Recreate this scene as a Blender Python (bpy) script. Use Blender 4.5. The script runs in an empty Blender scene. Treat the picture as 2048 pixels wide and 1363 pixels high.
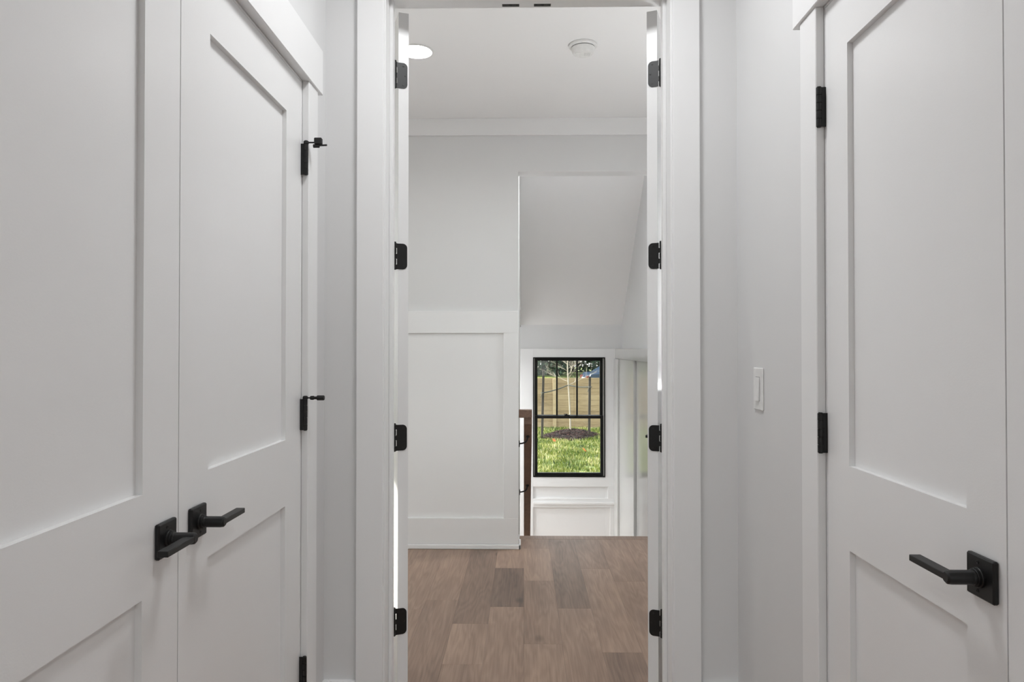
import bpy, math, random
from mathutils import Vector, Matrix, Euler
R = math.radians
random.seed(7)
SC = bpy.context.scene
COL = SC.collection

# ------------------------------------------------------------------ helpers
class MB:
    """collects boxes, prisms, lathes and tubes; build() links them as ONE mesh object"""
    def __init__(s):
        s.v = []; s.f = []; s.mi = []; s.attr = {}
    def add(s, vs, fs, M=None, mi=0, **at):
        o = len(s.v)
        for p in vs:
            p = Vector(p)
            s.v.append(M @ p if M is not None else p)
        for f in fs:
            s.f.append([o + i for i in f]); s.mi.append(mi)
        for k, val in at.items():
            a = s.attr.setdefault(k, {})
            for i in range(len(s.f) - len(fs), len(s.f)): a[i] = val
        return s
    def box(s, x0, x1, y0, y1, z0, z1, M=None, mi=0, **at):
        if x0 > x1: x0, x1 = x1, x0
        if y0 > y1: y0, y1 = y1, y0
        if z0 > z1: z0, z1 = z1, z0
        vs = [(x0,y0,z0),(x1,y0,z0),(x1,y1,z0),(x0,y1,z0),(x0,y0,z1),(x1,y0,z1),(x1,y1,z1),(x0,y1,z1)]
        fs = [(3,2,1,0),(4,5,6,7),(0,1,5,4),(1,2,6,5),(2,3,7,6),(3,0,4,7)]
        return s.add(vs, fs, M, mi, **at)
    def bbox(s, x0, x1, y0, y1, z0, z1, b=.002, M=None, mi=0, **at):
        """box with chamfered edges"""
        if x0 > x1: x0, x1 = x1, x0
        if y0 > y1: y0, y1 = y1, y0
        if z0 > z1: z0, z1 = z1, z0
        vs = []; idx = {}
        X = (x0, x1); Y = (y0, y1); Z = (z0, z1)
        for i in (0,1):
            for j in (0,1):
                for k in (0,1):
                    sx = b if i == 0 else -b; sy = b if j == 0 else -b; sz = b if k == 0 else -b
                    idx[i,j,k,'x'] = len(vs); vs.append((X[i], Y[j]+sy, Z[k]+sz))
                    idx[i,j,k,'y'] = len(vs); vs.append((X[i]+sx, Y[j], Z[k]+sz))
                    idx[i,j,k,'z'] = len(vs); vs.append((X[i]+sx, Y[j]+sy, Z[k]))
        fs = []
        for i in (0,1): fs.append([idx[i,0,0,'x'],idx[i,1,0,'x'],idx[i,1,1,'x'],idx[i,0,1,'x']][::(-1 if i==0 else 1)])
        for j in (0,1): fs.append([idx[0,j,0,'y'],idx[1,j,0,'y'],idx[1,j,1,'y'],idx[0,j,1,'y']][::(1 if j==0 else -1)])
        for k in (0,1): fs.append([idx[0,0,k,'z'],idx[1,0,k,'z'],idx[1,1,k,'z'],idx[0,1,k,'z']][::(-1 if k==0 else 1)])
        for j in (0,1):
            for k in (0,1):
                q = [idx[0,j,k,'y'],idx[1,j,k,'y'],idx[1,j,k,'z'],idx[0,j,k,'z']]; fs.append(q if (j==0)==(k==1) else q[::-1])
        for i in (0,1):
            for k in (0,1):
                q = [idx[i,0,k,'x'],idx[i,1,k,'x'],idx[i,1,k,'z'],idx[i,0,k,'z']]; fs.append(q if (i==1)==(k==1) else q[::-1])
        for i in (0,1):
            for j in (0,1):
                q = [idx[i,j,0,'x'],idx[i,j,1,'x'],idx[i,j,1,'y'],idx[i,j,0,'y']]; fs.append(q if (i==0)==(j==1) else q[::-1])
        for i in (0,1):
            for j in (0,1):
                for k in (0,1):
                    q = [idx[i,j,k,'x'],idx[i,j,k,'y'],idx[i,j,k,'z']]; fs.append(q if (i+j+k)%2==1 else q[::-1])
        return s.add(vs, fs, M, mi, **at)
    def prism(s, pts, d0, d1, axis='z', M=None, mi=0, **at):
        """polygon pts (2-D, CCW) extruded along axis from d0 to d1"""
        n = len(pts)
        def P(p, d):
            if axis == 'z': return (p[0], p[1], d)
            if axis == 'x': return (d, p[0], p[1])
            return (p[0], d, p[1])
        vs = [P(p, d0) for p in pts] + [P(p, d1) for p in pts]
        fs = [list(range(n))[::-1], list(range(n, 2*n))] + [(i, (i+1)%n, n+(i+1)%n, n+i) for i in range(n)]
        if axis == 'y': fs = [list(f)[::-1] for f in fs]
        return s.add(vs, fs, M, mi, **at)
    def lathe(s, prof, n=32, M=None, mi=0, cap=True, **at):
        """profile (r,z) turned about z"""
        vs = []; fs = []
        for r, z in prof:
            for i in range(n):
                a = 2*math.pi*i/n; vs.append((r*math.cos(a), r*math.sin(a), z))
        for j in range(len(prof)-1):
            for i in range(n):
                fs.append((j*n+i, j*n+(i+1)%n, (j+1)*n+(i+1)%n, (j+1)*n+i))
        if cap:
            fs.append(list(range(n))[::-1]); fs.append([(len(prof)-1)*n+i for i in range(n)])
        return s.add(vs, fs, M, mi, **at)
    def cyl(s, p0, p1, r0, r1=None, n=20, mi=0, **at):
        p0 = Vector(p0); p1 = Vector(p1); d = p1-p0
        M = Matrix.Translation(p0) @ d.to_track_quat('Z','Y').to_matrix().to_4x4()
        r1 = r0 if r1 is None else r1
        return s.lathe([(r0,0),(r1,d.length)], n, M, mi, **at)
    def tube(s, pts, rad, n=10, mi=0, **at):
        pts = [Vector(p) for p in pts]
        if not isinstance(rad, (list, tuple)): rad = [rad]*len(pts)
        vs = []; fs = []; ref = None
        for i, p in enumerate(pts):
            t = (pts[min(i+1,len(pts)-1)] - pts[max(i-1,0)]).normalized()
            if ref is None:
                ref = Vector((0,0,1)) if abs(t.z) < .9 else Vector((1,0,0))
            u = t.cross(ref); u.normalize(); w = u.cross(t); ref = w
            for k in range(n):
                a = 2*math.pi*k/n; vs.append(p + (u*math.cos(a) + w*math.sin(a))*rad[i])
        for i in range(len(pts)-1):
            for k in range(n):
                fs.append((i*n+k, i*n+(k+1)%n, (i+1)*n+(k+1)%n, (i+1)*n+k))
        fs.append(list(range(n))[::-1]); fs.append([(len(pts)-1)*n+i for i in range(n)])
        return s.add(vs, fs, None, mi, **at)
    def build(s, name, mat, parent=None, smooth=True, loc=None, bevel=0):
        me = bpy.data.meshes.new(name)
        me.from_pydata([tuple(v) for v in s.v], [], s.f)
        mats = mat if isinstance(mat, (list, tuple)) else [mat]
        for m in mats: me.materials.append(m)
        if len(mats) > 1: me.polygons.foreach_set('material_index', s.mi)
        for k, a in s.attr.items():
            at = me.attributes.new(k, 'FLOAT', 'FACE')
            at.data.foreach_set('value', [a.get(i, 0.0) for i in range(len(s.f))])
        me.update()
        if smooth:
            me.shade_smooth(); me.set_sharp_from_angle(angle=R(32))
        o = bpy.data.objects.new(name, me); COL.objects.link(o)
        if loc is not None: o.location = loc
        if parent: o.parent = parent
        if bevel:
            b = o.modifiers.new('edge', 'BEVEL'); b.width = bevel; b.segments = 2; b.limit_method = 'ANGLE'; b.angle_limit = R(50)
        return o

def tag(o, label, cat, group=None, kind=None):
    o['label'] = label; o['category'] = cat
    if group: o['group'] = group
    if kind: o['kind'] = kind
    return o
def struct(o, label, cat): return tag(o, label, cat, kind='structure')
def empty(name, loc=(0,0,0), rz=0, parent=None):
    o = bpy.data.objects.new(name, None); COL.objects.link(o)
    o.location = loc; o.rotation_euler = (0,0,rz); o.empty_display_size = .1
    if parent: o.parent = parent
    return o

# ------------------------------------------------------------------ materials
def new_mat(name):
    m = bpy.data.materials.new(name); m.use_nodes = True
    nt = m.node_tree; return m, nt, nt.nodes['Principled BSDF']
def N(nt, t, **kw):
    n = nt.nodes.new(t)
    for k, v in kw.items(): setattr(n, k, v)
    return n
def paint(name, col, rough, bump=.06, scale=420, var=.015, spec=.5):
    m, nt, b = new_mat(name)
    b.inputs['Roughness'].default_value = rough
    b.inputs['Specular IOR Level'].default_value = spec
    tc = N(nt, 'ShaderNodeTexCoord')
    no = N(nt, 'ShaderNodeTexNoise'); no.inputs['Scale'].default_value = scale; no.inputs['Detail'].default_value = 2
    nt.links.new(tc.outputs['Object'], no.inputs['Vector'])
    bp = N(nt, 'ShaderNodeBump'); bp.inputs['Strength'].default_value = bump; bp.inputs['Distance'].default_value = .001
    nt.links.new(no.outputs['Fac'], bp.inputs['Height']); nt.links.new(bp.outputs['Normal'], b.inputs['Normal'])
    n2 = N(nt, 'ShaderNodeTexNoise'); n2.inputs['Scale'].default_value = 2.3
    nt.links.new(tc.outputs['Object'], n2.inputs['Vector'])
    mx = N(nt, 'ShaderNodeMix', data_type='RGBA')
    mx.inputs['A'].default_value = (*[c*(1-var) for c in col], 1); mx.inputs['B'].default_value = (*[min(1,c*(1+var)) for c in col], 1)
    nt.links.new(n2.outputs['Fac'], mx.inputs['Factor']); nt.links.new(mx.outputs['Result'], b.inputs['Base Color'])
    return m
def plain(name, col, rough=.5, metallic=0, spec=.5):
    m, nt, b = new_mat(name)
    tc = N(nt, 'ShaderNodeTexCoord'); no = N(nt, 'ShaderNodeTexNoise'); no.inputs['Scale'].default_value = 60
    nt.links.new(tc.outputs['Object'], no.inputs['Vector'])
    mx = N(nt, 'ShaderNodeMix', data_type='RGBA')
    mx.inputs['A'].default_value = (*[c*.9 for c in col], 1); mx.inputs['B'].default_value = (*[min(1,c*1.1) for c in col], 1)
    nt.links.new(no.outputs['Fac'], mx.inputs['Factor']); nt.links.new(mx.outputs['Result'], b.inputs['Base Color'])
    b.inputs['Roughness'].default_value = rough; b.inputs['Metallic'].default_value = metallic
    b.inputs['Specular IOR Level'].default_value = spec
    return m
def wood(name, cols, long_axis='Y', scale=1.0, rough=.45, knots=True, contrast=1.0, bump=.05):
    """cols: dark, mid, light. Face attributes tone (0..1) and seed shift each board."""
    m, nt, b = new_mat(name); L = nt.links
    tc = N(nt, 'ShaderNodeTexCoord')
    ts = N(nt, 'ShaderNodeAttribute', attribute_name='tone'); sd = N(nt, 'ShaderNodeAttribute', attribute_name='seed')
    off = N(nt, 'ShaderNodeVectorMath', operation='MULTIPLY'); cmb = N(nt, 'ShaderNodeCombineXYZ')
    for k in range(3): L.new(sd.outputs['Fac'], cmb.inputs[k])
    off.inputs[1].default_value = (17.3, 31.7, 11.1); L.new(cmb.outputs[0], off.inputs[0])
    ad = N(nt, 'ShaderNodeVectorMath', operation='ADD'); L.new(tc.outputs['Object'], ad.inputs[0]); L.new(off.outputs[0], ad.inputs[1])
    def stretch(a, c):
        mp = N(nt, 'ShaderNodeVectorMath', operation='MULTIPLY')
        mp.inputs[1].default_value = {'Y': (a, c, a), 'X': (c, a, a), 'Z': (a, a, c)}[long_axis]
        L.new(ad.outputs[0], mp.inputs[0]); return mp.outputs[0]
    n1 = N(nt, 'ShaderNodeTexNoise'); n1.inputs['Scale'].default_value = 1; n1.inputs['Detail'].default_value = 3
    L.new(stretch(6.5*scale, .7*scale), n1.inputs['Vector'])
    # cathedral rings: contour lines of the large noise
    mu = N(nt, 'ShaderNodeMath', operation='MULTIPLY'); mu.inputs[1].default_value = 105; L.new(n1.outputs['Fac'], mu.inputs[0])
    si = N(nt, 'ShaderNodeMath', operation='SINE'); L.new(mu.outputs[0], si.inputs[0])
    n2 = N(nt, 'ShaderNodeTexNoise'); n2.inputs['Scale'].default_value = 1; n2.inputs['Detail'].default_value = 4
    L.new(stretch(150*scale, 5*scale), n2.inputs['Vector'])
    n3 = N(nt, 'ShaderNodeTexNoise'); n3.inputs['Scale'].default_value = 1; n3.inputs['Detail'].default_value = 2
    L.new(stretch(14*scale, 2.0*scale), n3.inputs['Vector'])
    def mad(x, k, add):
        q = N(nt, 'ShaderNodeMath', operation='MULTIPLY_ADD'); L.new(x, q.inputs[0]); q.inputs[1].default_value = k
        if isinstance(add, float): q.inputs[2].default_value = add
        else: L.new(add, q.inputs[2])
        return q.outputs[0]
    t = mad(ts.outputs['Fac'], .85, 0.075)
    t = mad(si.outputs[0], .065*contrast, t)
    t = mad(n2.outputs['Fac'], .60*contrast, t)
    t = mad(n3.outputs['Fac'], .55*contrast, t)
    t = mad(t, 1.0, -.575*contrast)
    cr = N(nt, 'ShaderNodeValToRGB'); e = cr.color_ramp.elements
    e[0].position = .0; e[0].color = (*cols[0], 1); e[1].position = 1; e[1].color = (*cols[2], 1)
    k = e.new(.5); k.color = (*cols[1], 1)
    L.new(t, cr.inputs['Fac']); out = cr.outputs['Color']
    if knots:
        vo = N(nt, 'ShaderNodeTexVoronoi'); vo.inputs['Scale'].default_value = 1; vo.inputs['Randomness'].default_value = 1
        L.new(stretch(4.2*scale, 2.2*scale), vo.inputs['Vector'])
        rk = N(nt, 'ShaderNodeMapRange'); rk.inputs['From Min'].default_value = .03; rk.inputs['From Max'].default_value = .12
        rk.inputs['To Min'].default_value = .75; rk.inputs['To Max'].default_value = 0
        L.new(vo.outputs['Distance'], rk.inputs['Value'])
        mx = N(nt, 'ShaderNodeMix', data_type='RGBA'); mx.inputs['B'].default_value = (*[c*.33 for c in cols[0]], 1)
        L.new(rk.outputs['Result'], mx.inputs['Factor']); L.new(out, mx.inputs['A']); out = mx.outputs['Result']
    L.new(out, b.inputs['Base Color'])
    b.inputs['Roughness'].default_value = rough
    bp = N(nt, 'ShaderNodeBump'); bp.inputs['Strength'].default_value = bump; bp.inputs['Distance'].default_value = .001
    L.new(n2.outputs['Fac'], bp.inputs['Height']); L.new(bp.outputs['Normal'], b.inputs['Normal'])
    return m
def attr_ramp(name, stops, attr='tone', rough=.6, noise=0, nscale=20):
    m, nt, b = new_mat(name); L = nt.links
    a = N(nt, 'ShaderNodeAttribute', attribute_name=attr)
    cr = N(nt, 'ShaderNodeValToRGB'); e = cr.color_ramp.elements
    e[0].position = stops[0][0]; e[0].color = (*stops[0][1], 1); e[1].position = stops[-1][0]; e[1].color = (*stops[-1][1], 1)
    for p, c in stops[1:-1]: e.new(p).color = (*c, 1)
    src = a.outputs['Fac']
    if noise:
        tc = N(nt, 'ShaderNodeTexCoord'); no = N(nt, 'ShaderNodeTexNoise'); no.inputs['Scale'].default_value = nscale; no.inputs['Detail'].default_value = 4
        L.new(tc.outputs['Object'], no.inputs['Vector'])
        q = N(nt, 'ShaderNodeMath', operation='MULTIPLY_ADD'); L.new(no.outputs['Fac'], q.inputs[0]); q.inputs[1].default_value = noise; L.new(src, q.inputs[2])
        src = q.outputs[0]
    L.new(src, cr.inputs['Fac']); L.new(cr.outputs['Color'], b.inputs['Base Color']); b.inputs['Roughness'].default_value = rough
    return m
def emit(name, col, strength):
    m, nt, b = new_mat(name)
    b.inputs['Base Color'].default_value = (*col, 1); b.inputs['Emission Color'].default_value = (*col, 1)
    b.inputs['Emission Strength'].default_value = strength
    return m
def glass_mat(name):
    m = bpy.data.materials.new(name); m.use_nodes = True; nt = m.node_tree; nt.nodes.clear()
    out = N(nt, 'ShaderNodeOutputMaterial'); mix = N(nt, 'ShaderNodeMixShader'); tr = N(nt, 'ShaderNodeBsdfTransparent'); gl = N(nt, 'ShaderNodeBsdfGlossy')
    tr.inputs['Color'].default_value = (.95,.97,.96,1); gl.inputs['Roughness'].default_value = .01
    fr = N(nt, 'ShaderNodeFresnel'); fr.inputs['IOR'].default_value = 1.5
    nt.links.new(fr.outputs[0], mix.inputs[0]); nt.links.new(tr.outputs[0], mix.inputs[1]); nt.links.new(gl.outputs[0], mix.inputs[2])
    nt.links.new(mix.outputs[0], out.inputs['Surface']); return m

M_TRIM = paint('trim_paint', (.82,.82,.82), .34, bump=.05)
M_DOOR = paint('door_paint', (.82,.82,.82), .27, bump=.10, scale=300)
M_WALL = paint('wall_paint', (.71,.71,.71), .62, bump=.10, scale=260)
M_CEIL = paint('ceiling_paint', (.87,.87,.87), .8, bump=.05)
M_BLACK = plain('black_metal', (.006,.006,.006), .42, spec=.4)
M_RUBBER = plain('black_rubber', (.007,.007,.007), .7)
M_WINBLK = plain('black_window_frame', (.005,.005,.0043), .42, spec=.3)
M_PLAST = plain('white_plastic', (.80,.80,.79), .35)
M_DARKSLOT = plain('dark_slot', (.10,.10,.10), .6)
M_TRACK = plain('grey_jamb_track', (.42,.41,.38), .45)
M_FLOOR = wood('oak_floor', ((.130,.087,.067), (.285,.190,.141), (.46,.322,.236)), 'Y', 1.0, .42)
M_RAIL = wood('stained_oak_rail', ((.08,.044,.029), (.20,.116,.078), (.32,.20,.135)), 'Y', 1.6, .4, knots=False)
M_GLASS = glass_mat('window_glass')
M_LENS = emit('lamp_lens', (1,.97,.92), 14)

# ------------------------------------------------------------------ key dimensions (metres; camera stands at x=0, y=0)
ZC = 1.27
XL, XR = -.64, .68            # hall walls
YB, YB2 = 2.24, 2.37          # partition with the double doorway
YW, YW2 = 4.473, 4.588        # landing's far wall
CE = 2.743
SX0, SX1 = -.034, 1.035       # stairwell
YF = 7.40                     # stairwell's far wall

# ------------------------------------------------------------------ camera
cam = bpy.data.cameras.new('camera'); co = bpy.data.objects.new('camera', cam); COL.objects.link(co)
co.location = (0,0,ZC); co.rotation_euler = (R(90)+math.atan(15.5/1400), 0, math.atan(23.5/1400))
cam.sensor_width = 36; cam.lens = 36*1400/2048; cam.clip_start = .02; cam.clip_end = 300
SC.camera = co

# ------------------------------------------------------------------ floor of planks
def build_floor():
    mb = MB(); rng = random.Random(21)
    joints = {-4:[3.42,2.75], -3:[3.549,2.60], -2:[3.246,2.83], -1:[4.07,3.461,2.50], 0:[4.47,3.85,3.03], 1:[3.445,2.40],
              2:[4.064,2.95], 3:[3.848,2.70], 4:[3.4]}
    tone = {(-1,1):.10, (1,0):.26, (-2,0):.30, (-1,0):.62, (0,1):.66, (0,0):.48, (0,2):.50, (1,1):.60, (2,1):.62, (-2,1):.66, (-2,2):.52, (-3,0):.56, (-3,1):.50,
            (-1,2):.58, (0,3):.64, (2,0):.42, (3,0):.50, (3,1):.58, (-4,0):.60, (-4,1):.52}
    w = .165; g = .0002
    def plank(x0, x1, y0, y1, t):
        mb.bbox(x0+g, x1-g, y0+g, y1-g, -.018, 0, .0003, tone=t, seed=rng.random())
    y_lo, y_hi = -4.0, 4.69
    k0, k1 = -17, 16
    for k in range(k0, k1):
        x0, x1 = k*w, (k+1)*w
        top = y_hi if -.001 < x0 < 1.02 else 4.47
        js = list(joints.get(k, []))
        y = (js[-1] if js else 4.2 - rng.random()*1.5)
        if not js: js = [y]
        while y > y_lo:
            y -= .6 + rng.random()*1.0; js.append(y)
        prev = top
        for i, j in enumerate(js):
            j2 = max(j, y_lo)
            if prev - j2 > .01: plank(x0, x1, j2, prev, tone.get((k,i), .30+.4*rng.random()))
            prev = j2
    plank(SX0+.0005, 0, 4.47, y_hi, .45)
    # the board along the top of the stairs
    mb.bbox(SX0+.004, SX1-.075, 4.69, 4.78, -.03, 0.0, .006, tone=.45, seed=.3)
    mb.box(-2.7, 2.7, -4.0, 4.47, -.15, -.0185, tone=.2, seed=.1)
    mb.box(SX0, SX1, 4.47, 4.75, -.15, -.031, tone=.2, seed=.1)
    struct(mb.build('floor', M_FLOOR), 'greyish brown oak plank floor running from the hall to the stairs', 'floor')
build_floor()

# ------------------------------------------------------------------ walls
def wall(name, boxes, label, mat=M_WALL):
    mb = MB()
    for b in boxes: mb.box(*b)
    return struct(mb.build(name, mat, smooth=False), label, 'wall')
# closet opening in the left wall y .557..2.015, z..2.058 ; right wall y .40..1.602
wall('wall_left', [(-.76,XL,.15,.557,0,CE), (-.76,XL,2.015,YB,0,CE), (-.76,XL,.557,2.015,2.058,CE),
                   (-1.45,-1.40,.2,YB,0,CE), (-1.40,-.76,.2,.25,0,CE)], 'light grey hall wall on the left around the closet double doors')
wall('wall_right', [(XR,.80,.15,.378,0,CE), (XR,.80,1.602,YB,0,CE), (XR,.80,.378,1.602,2.058,CE),
                    (1.40,1.45,.1,YB,0,CE), (.80,1.40,.1,.15,0,CE)], 'light grey hall wall on the right with the light switch')
wall('wall_front', [(-2.6,-.463,YB,YB2,0,CE), (.4875,1.15,YB,YB2,0,CE), (-.463,.4875,YB,YB2,2.449,CE)],
     'light grey end wall of the hall either side of the open double doorway')
wall('wall_back', [(-2.6,SX0,YW,YW2,-.15,CE+.5), (SX0,SX1,YW,YW2,2.402,CE+.5)],
     'light grey landing wall with white wainscot left of the stair opening')
# right wall of the landing and stairwell, with a daylight window beside the landing
wall('wall_east', [(SX1,1.15,YB2,3.20,0,CE), (SX1,1.15,4.20,YW,0,CE), (SX1,1.15,3.20,4.20,0,.75), (SX1,1.15,3.20,4.20,2.44,CE),
                   (SX1,1.15,YW,YF+.15,-1.9,4.2)], 'light grey wall down the right side of the stairwell')
wall('wall_west', [(-2.72,-2.6,YB,2.50,0,CE), (-2.72,-2.6,2.95,3.15,0,CE), (-2.72,-2.6,4.36,YW2,0,CE), (-2.72,-2.6,2.50,2.95,0,1.93), (-2.72,-2.6,2.50,2.95,2.47,CE), (-2.72,-2.6,3.15,4.36,0,.08), (-2.72,-2.6,3.15,4.36,2.45,CE)],
     'light grey end wall of the landing far to the left')
wall('wall_stair', [(-.149,SX0,YW2,6.36,-1.9,4.2), (-.149,SX0,6.36,YF,1.5,4.2), (-1.6,-.149,6.25,6.36,-1.9,1.6), (-1.72,-1.6,6.25,6.45,-1.9,1.6), (-1.72,-1.6,7.35,YF+.15,-1.9,1.6),
                    (-1.72,-1.6,6.45,7.35,-1.9,-1.1), (-1.72,-1.6,6.45,7.35,.75,1.6), (-1.6,-.149,YF,YF+.15,-1.9,1.6)], 'thin white wall on the left of the stairs carrying the handrail')
# far wall with window hole
WX0, WX1, WZ0, WZ1 = .098, .855, -.077, 1.18
wall('wall_far', [(SX0-.115,WX0,YF,YF+.15,-1.9,4.2), (WX1,1.15,YF,YF+.15,-1.9,4.2), (WX0,WX1,YF,YF+.15,-1.9,WZ0), (WX0,WX1,YF,YF+.15,WZ1,4.2)],
     'light grey far wall of the stairwell above the white wainscot')
# room behind the camera
wall('wall_rear', [(-2.62,-.64,.03,.15,0,CE), (.68,2.62,.03,.15,0,CE), (-2.62,-2.5,-4.0,.03,0,CE), (2.5,2.62,-4.0,.03,0,CE),
                   (-2.62,-1.0,-4.12,-4.0,0,CE), (1.0,2.62,-4.12,-4.0,0,CE), (-1.0,1.0,-4.12,-4.0,0,.5), (-1.0,1.0,-4.12,-4.0,2.5,CE)],
     'light grey walls of the room behind the camera')

HOLES = [(-.532,3.444), (.78,3.444), (-1.0,-1.0), (1.0,-1.0), (.47,4.72), (-1.05,6.80)]
mb = MB()
def ceiling_slab(x0, x1, y0, y1, holes, CE=CE):
    """underside with round holes for the recessed lights, closed by a slab above"""
    h = .12; q = .10
    xs = sorted({x0, x1, *[c[0]-q for c in holes], *[c[0]+q for c in holes]}); ys = sorted({y0, y1, *[c[1]-q for c in holes], *[c[1]+q for c in holes]})
    for i in range(len(xs)-1):
        for j in range(len(ys)-1):
            cx, cy = (xs[i]+xs[i+1])/2, (ys[j]+ys[j+1])/2
            c = [c for c in holes if abs(c[0]-cx) < .01 and abs(c[1]-cy) < .01]
            if not c:
                mb.add([(xs[i],ys[j],CE),(xs[i],ys[j+1],CE),(xs[i+1],ys[j+1],CE),(xs[i+1],ys[j],CE)], [(0,1,2,3)]); continue
            n = 56; vs = []
            for k in range(n):
                a = 2*math.pi*k/n; ca, sa = math.cos(a), math.sin(a); m = max(abs(ca), abs(sa))
                vs.append((cx+q*ca/m, cy+q*sa/m, CE))
            for k in range(n):
                a = 2*math.pi*k/n; vs.append((cx+.0775*math.cos(a), cy+.0775*math.sin(a), CE))
            mb.add(vs, [(k, n+k, n+(k+1)%n, (k+1)%n) for k in range(n)])
    mb.box(x0, x1, y0, y1, CE+h, CE+h+.05)
ceiling_slab(-2.72, 1.15, YB, YW, HOLES[:2]); ceiling_slab(-1.45, 1.45, .10, YB, []); ceiling_slab(-2.62, 2.62, -4.12, .10, HOLES[2:4]); ceiling_slab(-.10, 1.10, YW2-.05, 5.86, HOLES[4:5], 2.9); ceiling_slab(-1.72, -.03, 6.25, YF+.15, HOLES[5:], 1.5)
mb.box(-2.72, 1.15, YW-.01, YW+.02, CE, CE+.2); mb.box(1.15, 1.2, -1.1, YW, CE, CE+.2); mb.box(-2.77, -2.72, YB-.1, YW2, CE, CE+.2)
mb.box(-1.5, -1.45, .1, YB, CE, CE+.2); mb.box(1.45, 1.5, .1, YB, CE, CE+.2); mb.box(-2.72, 1.15, YB-.01, YB, CE+.02, CE+.2)
# sloped underside of the flight above the stairs
def sof(y): return ZC + 6.766 - .88*y
ys0, ys1 = 5.80, YF+.01
mb.prism([(ys0,sof(ys0)),(ys1,sof(ys1)),(ys1,sof(ys1)+.15),(ys0,sof(ys0)+.15)], SX0-.1, SX1+.1, 'x')
ce = mb.build('ceiling', M_CEIL, smooth=False)
struct(ce, 'flat white ceiling over the landing sloping down above the stairs', 'ceiling')

# ------------------------------------------------------------------ trim
def trim(name, boxes, label, mat=M_TRIM, b=.0018, cat='trim'):
    mb = MB()
    for q in boxes: mb.bbox(*q, b)
    return struct(mb.build(name, mat), label, cat)
# double doorway: casing, jambs, stops
fr = trim('trim_1', [(-.534,-.448,2.222,YB,0,2.445), (.4735,.559,2.222,YB,0,2.445), (-.56,.585,2.217,YB,2.445,2.58),
                (-.463,-.444,2.2365,2.372,0,2.449), (.4685,.4875,2.2365,2.372,0,2.449), (-.444,.4685,2.2365,2.372,2.430,2.449),
                (-.444,-.4325,2.297,2.333,0,2.430), (.457,.4685,2.297,2.333,0,2.430), (-.4325,.457,2.297,2.333,2.4235,2.430),
                (-.534,-.448,YB2,2.388,0,2.445), (.4735,.559,YB2,2.388,0,2.445), (-.56,.585,YB2,2.393,2.445,2.58)],
      'white casing, jambs and stops framing the open double doorway')
for x0, x1 in ((-.0725,-.0150), (.0345,.0915)):
    mb = MB(); mb.bbox(x0, x1, 2.3375, 2.3585, 2.4275, 2.4302, .0007)
    xc = (x0+x1)/2
    mb.lathe([(.0062,0),(.0062,-.0014),(.0045,-.0014),(.0040,-.0004)], 18, Matrix.Translation((xc,2.348,2.4276)))
    for dx in (-.020,.020): mb.lathe([(.0032,0),(.0026,-.0009)], 12, Matrix.Translation((xc+dx,2.348,2.4276)))
    o = mb.build('strike_plate', M_BLACK, fr); o['label'] = 'black ball catch strike plate under the head jamb'
# left closet: casing + jamb
trim('trim_2', [(XL,-.62,2.005,2.092,0,2.044), (XL,-.62,.480,.567,0,2.044), (XL,-.614,.450,2.124,2.044,2.180),
                (-.76,XL-.0005,1.9965,2.0148,0,2.040), (-.76,XL-.0005,.5575,.576,0,2.040), (-.76,XL-.0005,.5575,2.0148,2.0400,2.0578),
                (-.70,-.682,1.985,1.9965,0,2.04), (-.70,-.682,.576,.588,0,2.04), (-.70,-.682,.576,1.9965,2.028,2.04)],
     'white flat casing with a wider head board around the closet doors on the left')
# right door pair
trim('trim_3', [(.66,XR,1.588,1.677,0,2.044), (.66,XR,.302,.390,0,2.044), (.654,XR,.27,1.707,2.044,2.180),
                (XR+.0005,.80,1.5835,1.6018,0,2.040), (XR+.0005,.80,.3785,.397,0,2.040), (XR+.0005,.80,.3785,1.6018,2.0400,2.0578),
                (.722,.74,1.572,1.5835,0,2.04), (.722,.74,.397,.408,0,2.04), (.722,.74,.397,1.5835,2.028,2.04)],
     'white flat casing with a wider head board around the door on the right')
# landing wainscot
wa = [(-2.6,SX0,YW-.019,YW,1.369,1.51), (-2.6,SX0,YW-.019,YW,.03,.195), (-.129,SX0,YW-.019,YW,.195,1.369), (-1.35,-1.255,YW-.019,YW,.195,1.369), (-2.6,-2.5,YW-.019,YW,.195,1.369),
      (-2.6,-.129,YW-.002,YW,.195,1.369)]
trim('trim_4', wa, 'white wainscot panel on the landing wall left of the stair opening')
trim('trim_5', [(-2.6,SX1,YW-.02,YW,2.634,CE), (-2.6,SX1,YB2,YB2+.02,2.634,CE)], 'white flat crown board under the landing ceiling')
# far stairwell wainscot round the window
wz = 1.27
XE = SX1-.045
fa = [(SX0,WX0,YF-.006,YF,-1.6,wz), (WX1,XE,YF-.006,YF,-1.6,wz), (WX0,WX1,YF-.006,YF,-1.6,WZ0), (WX0,WX1,YF-.006,YF,WZ1,wz),
      (SX0,WX0,YF-.024,YF-.006,-1.6,wz), (WX1,XE,YF-.024,YF-.006,WZ0,wz), (WX0,WX1,YF-.024,YF-.006,WZ1,wz),      # stiles and head board
      (WX0,XE,YF-.024,YF-.006,-.178,WZ0), (WX0,XE,YF-.024,YF-.006,-.395,-.300), (WX0,XE,YF-.038,YF-.024,-.362,-.338),
      (.882,XE,YF-.024,YF-.006,-.300,-.178), (.905,XE,YF-.024,YF-.006,-1.6,-.395)]
trim('trim_6', fa, 'white wainscot surrounding the black window at the foot of the stairs', b=.0015)
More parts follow.
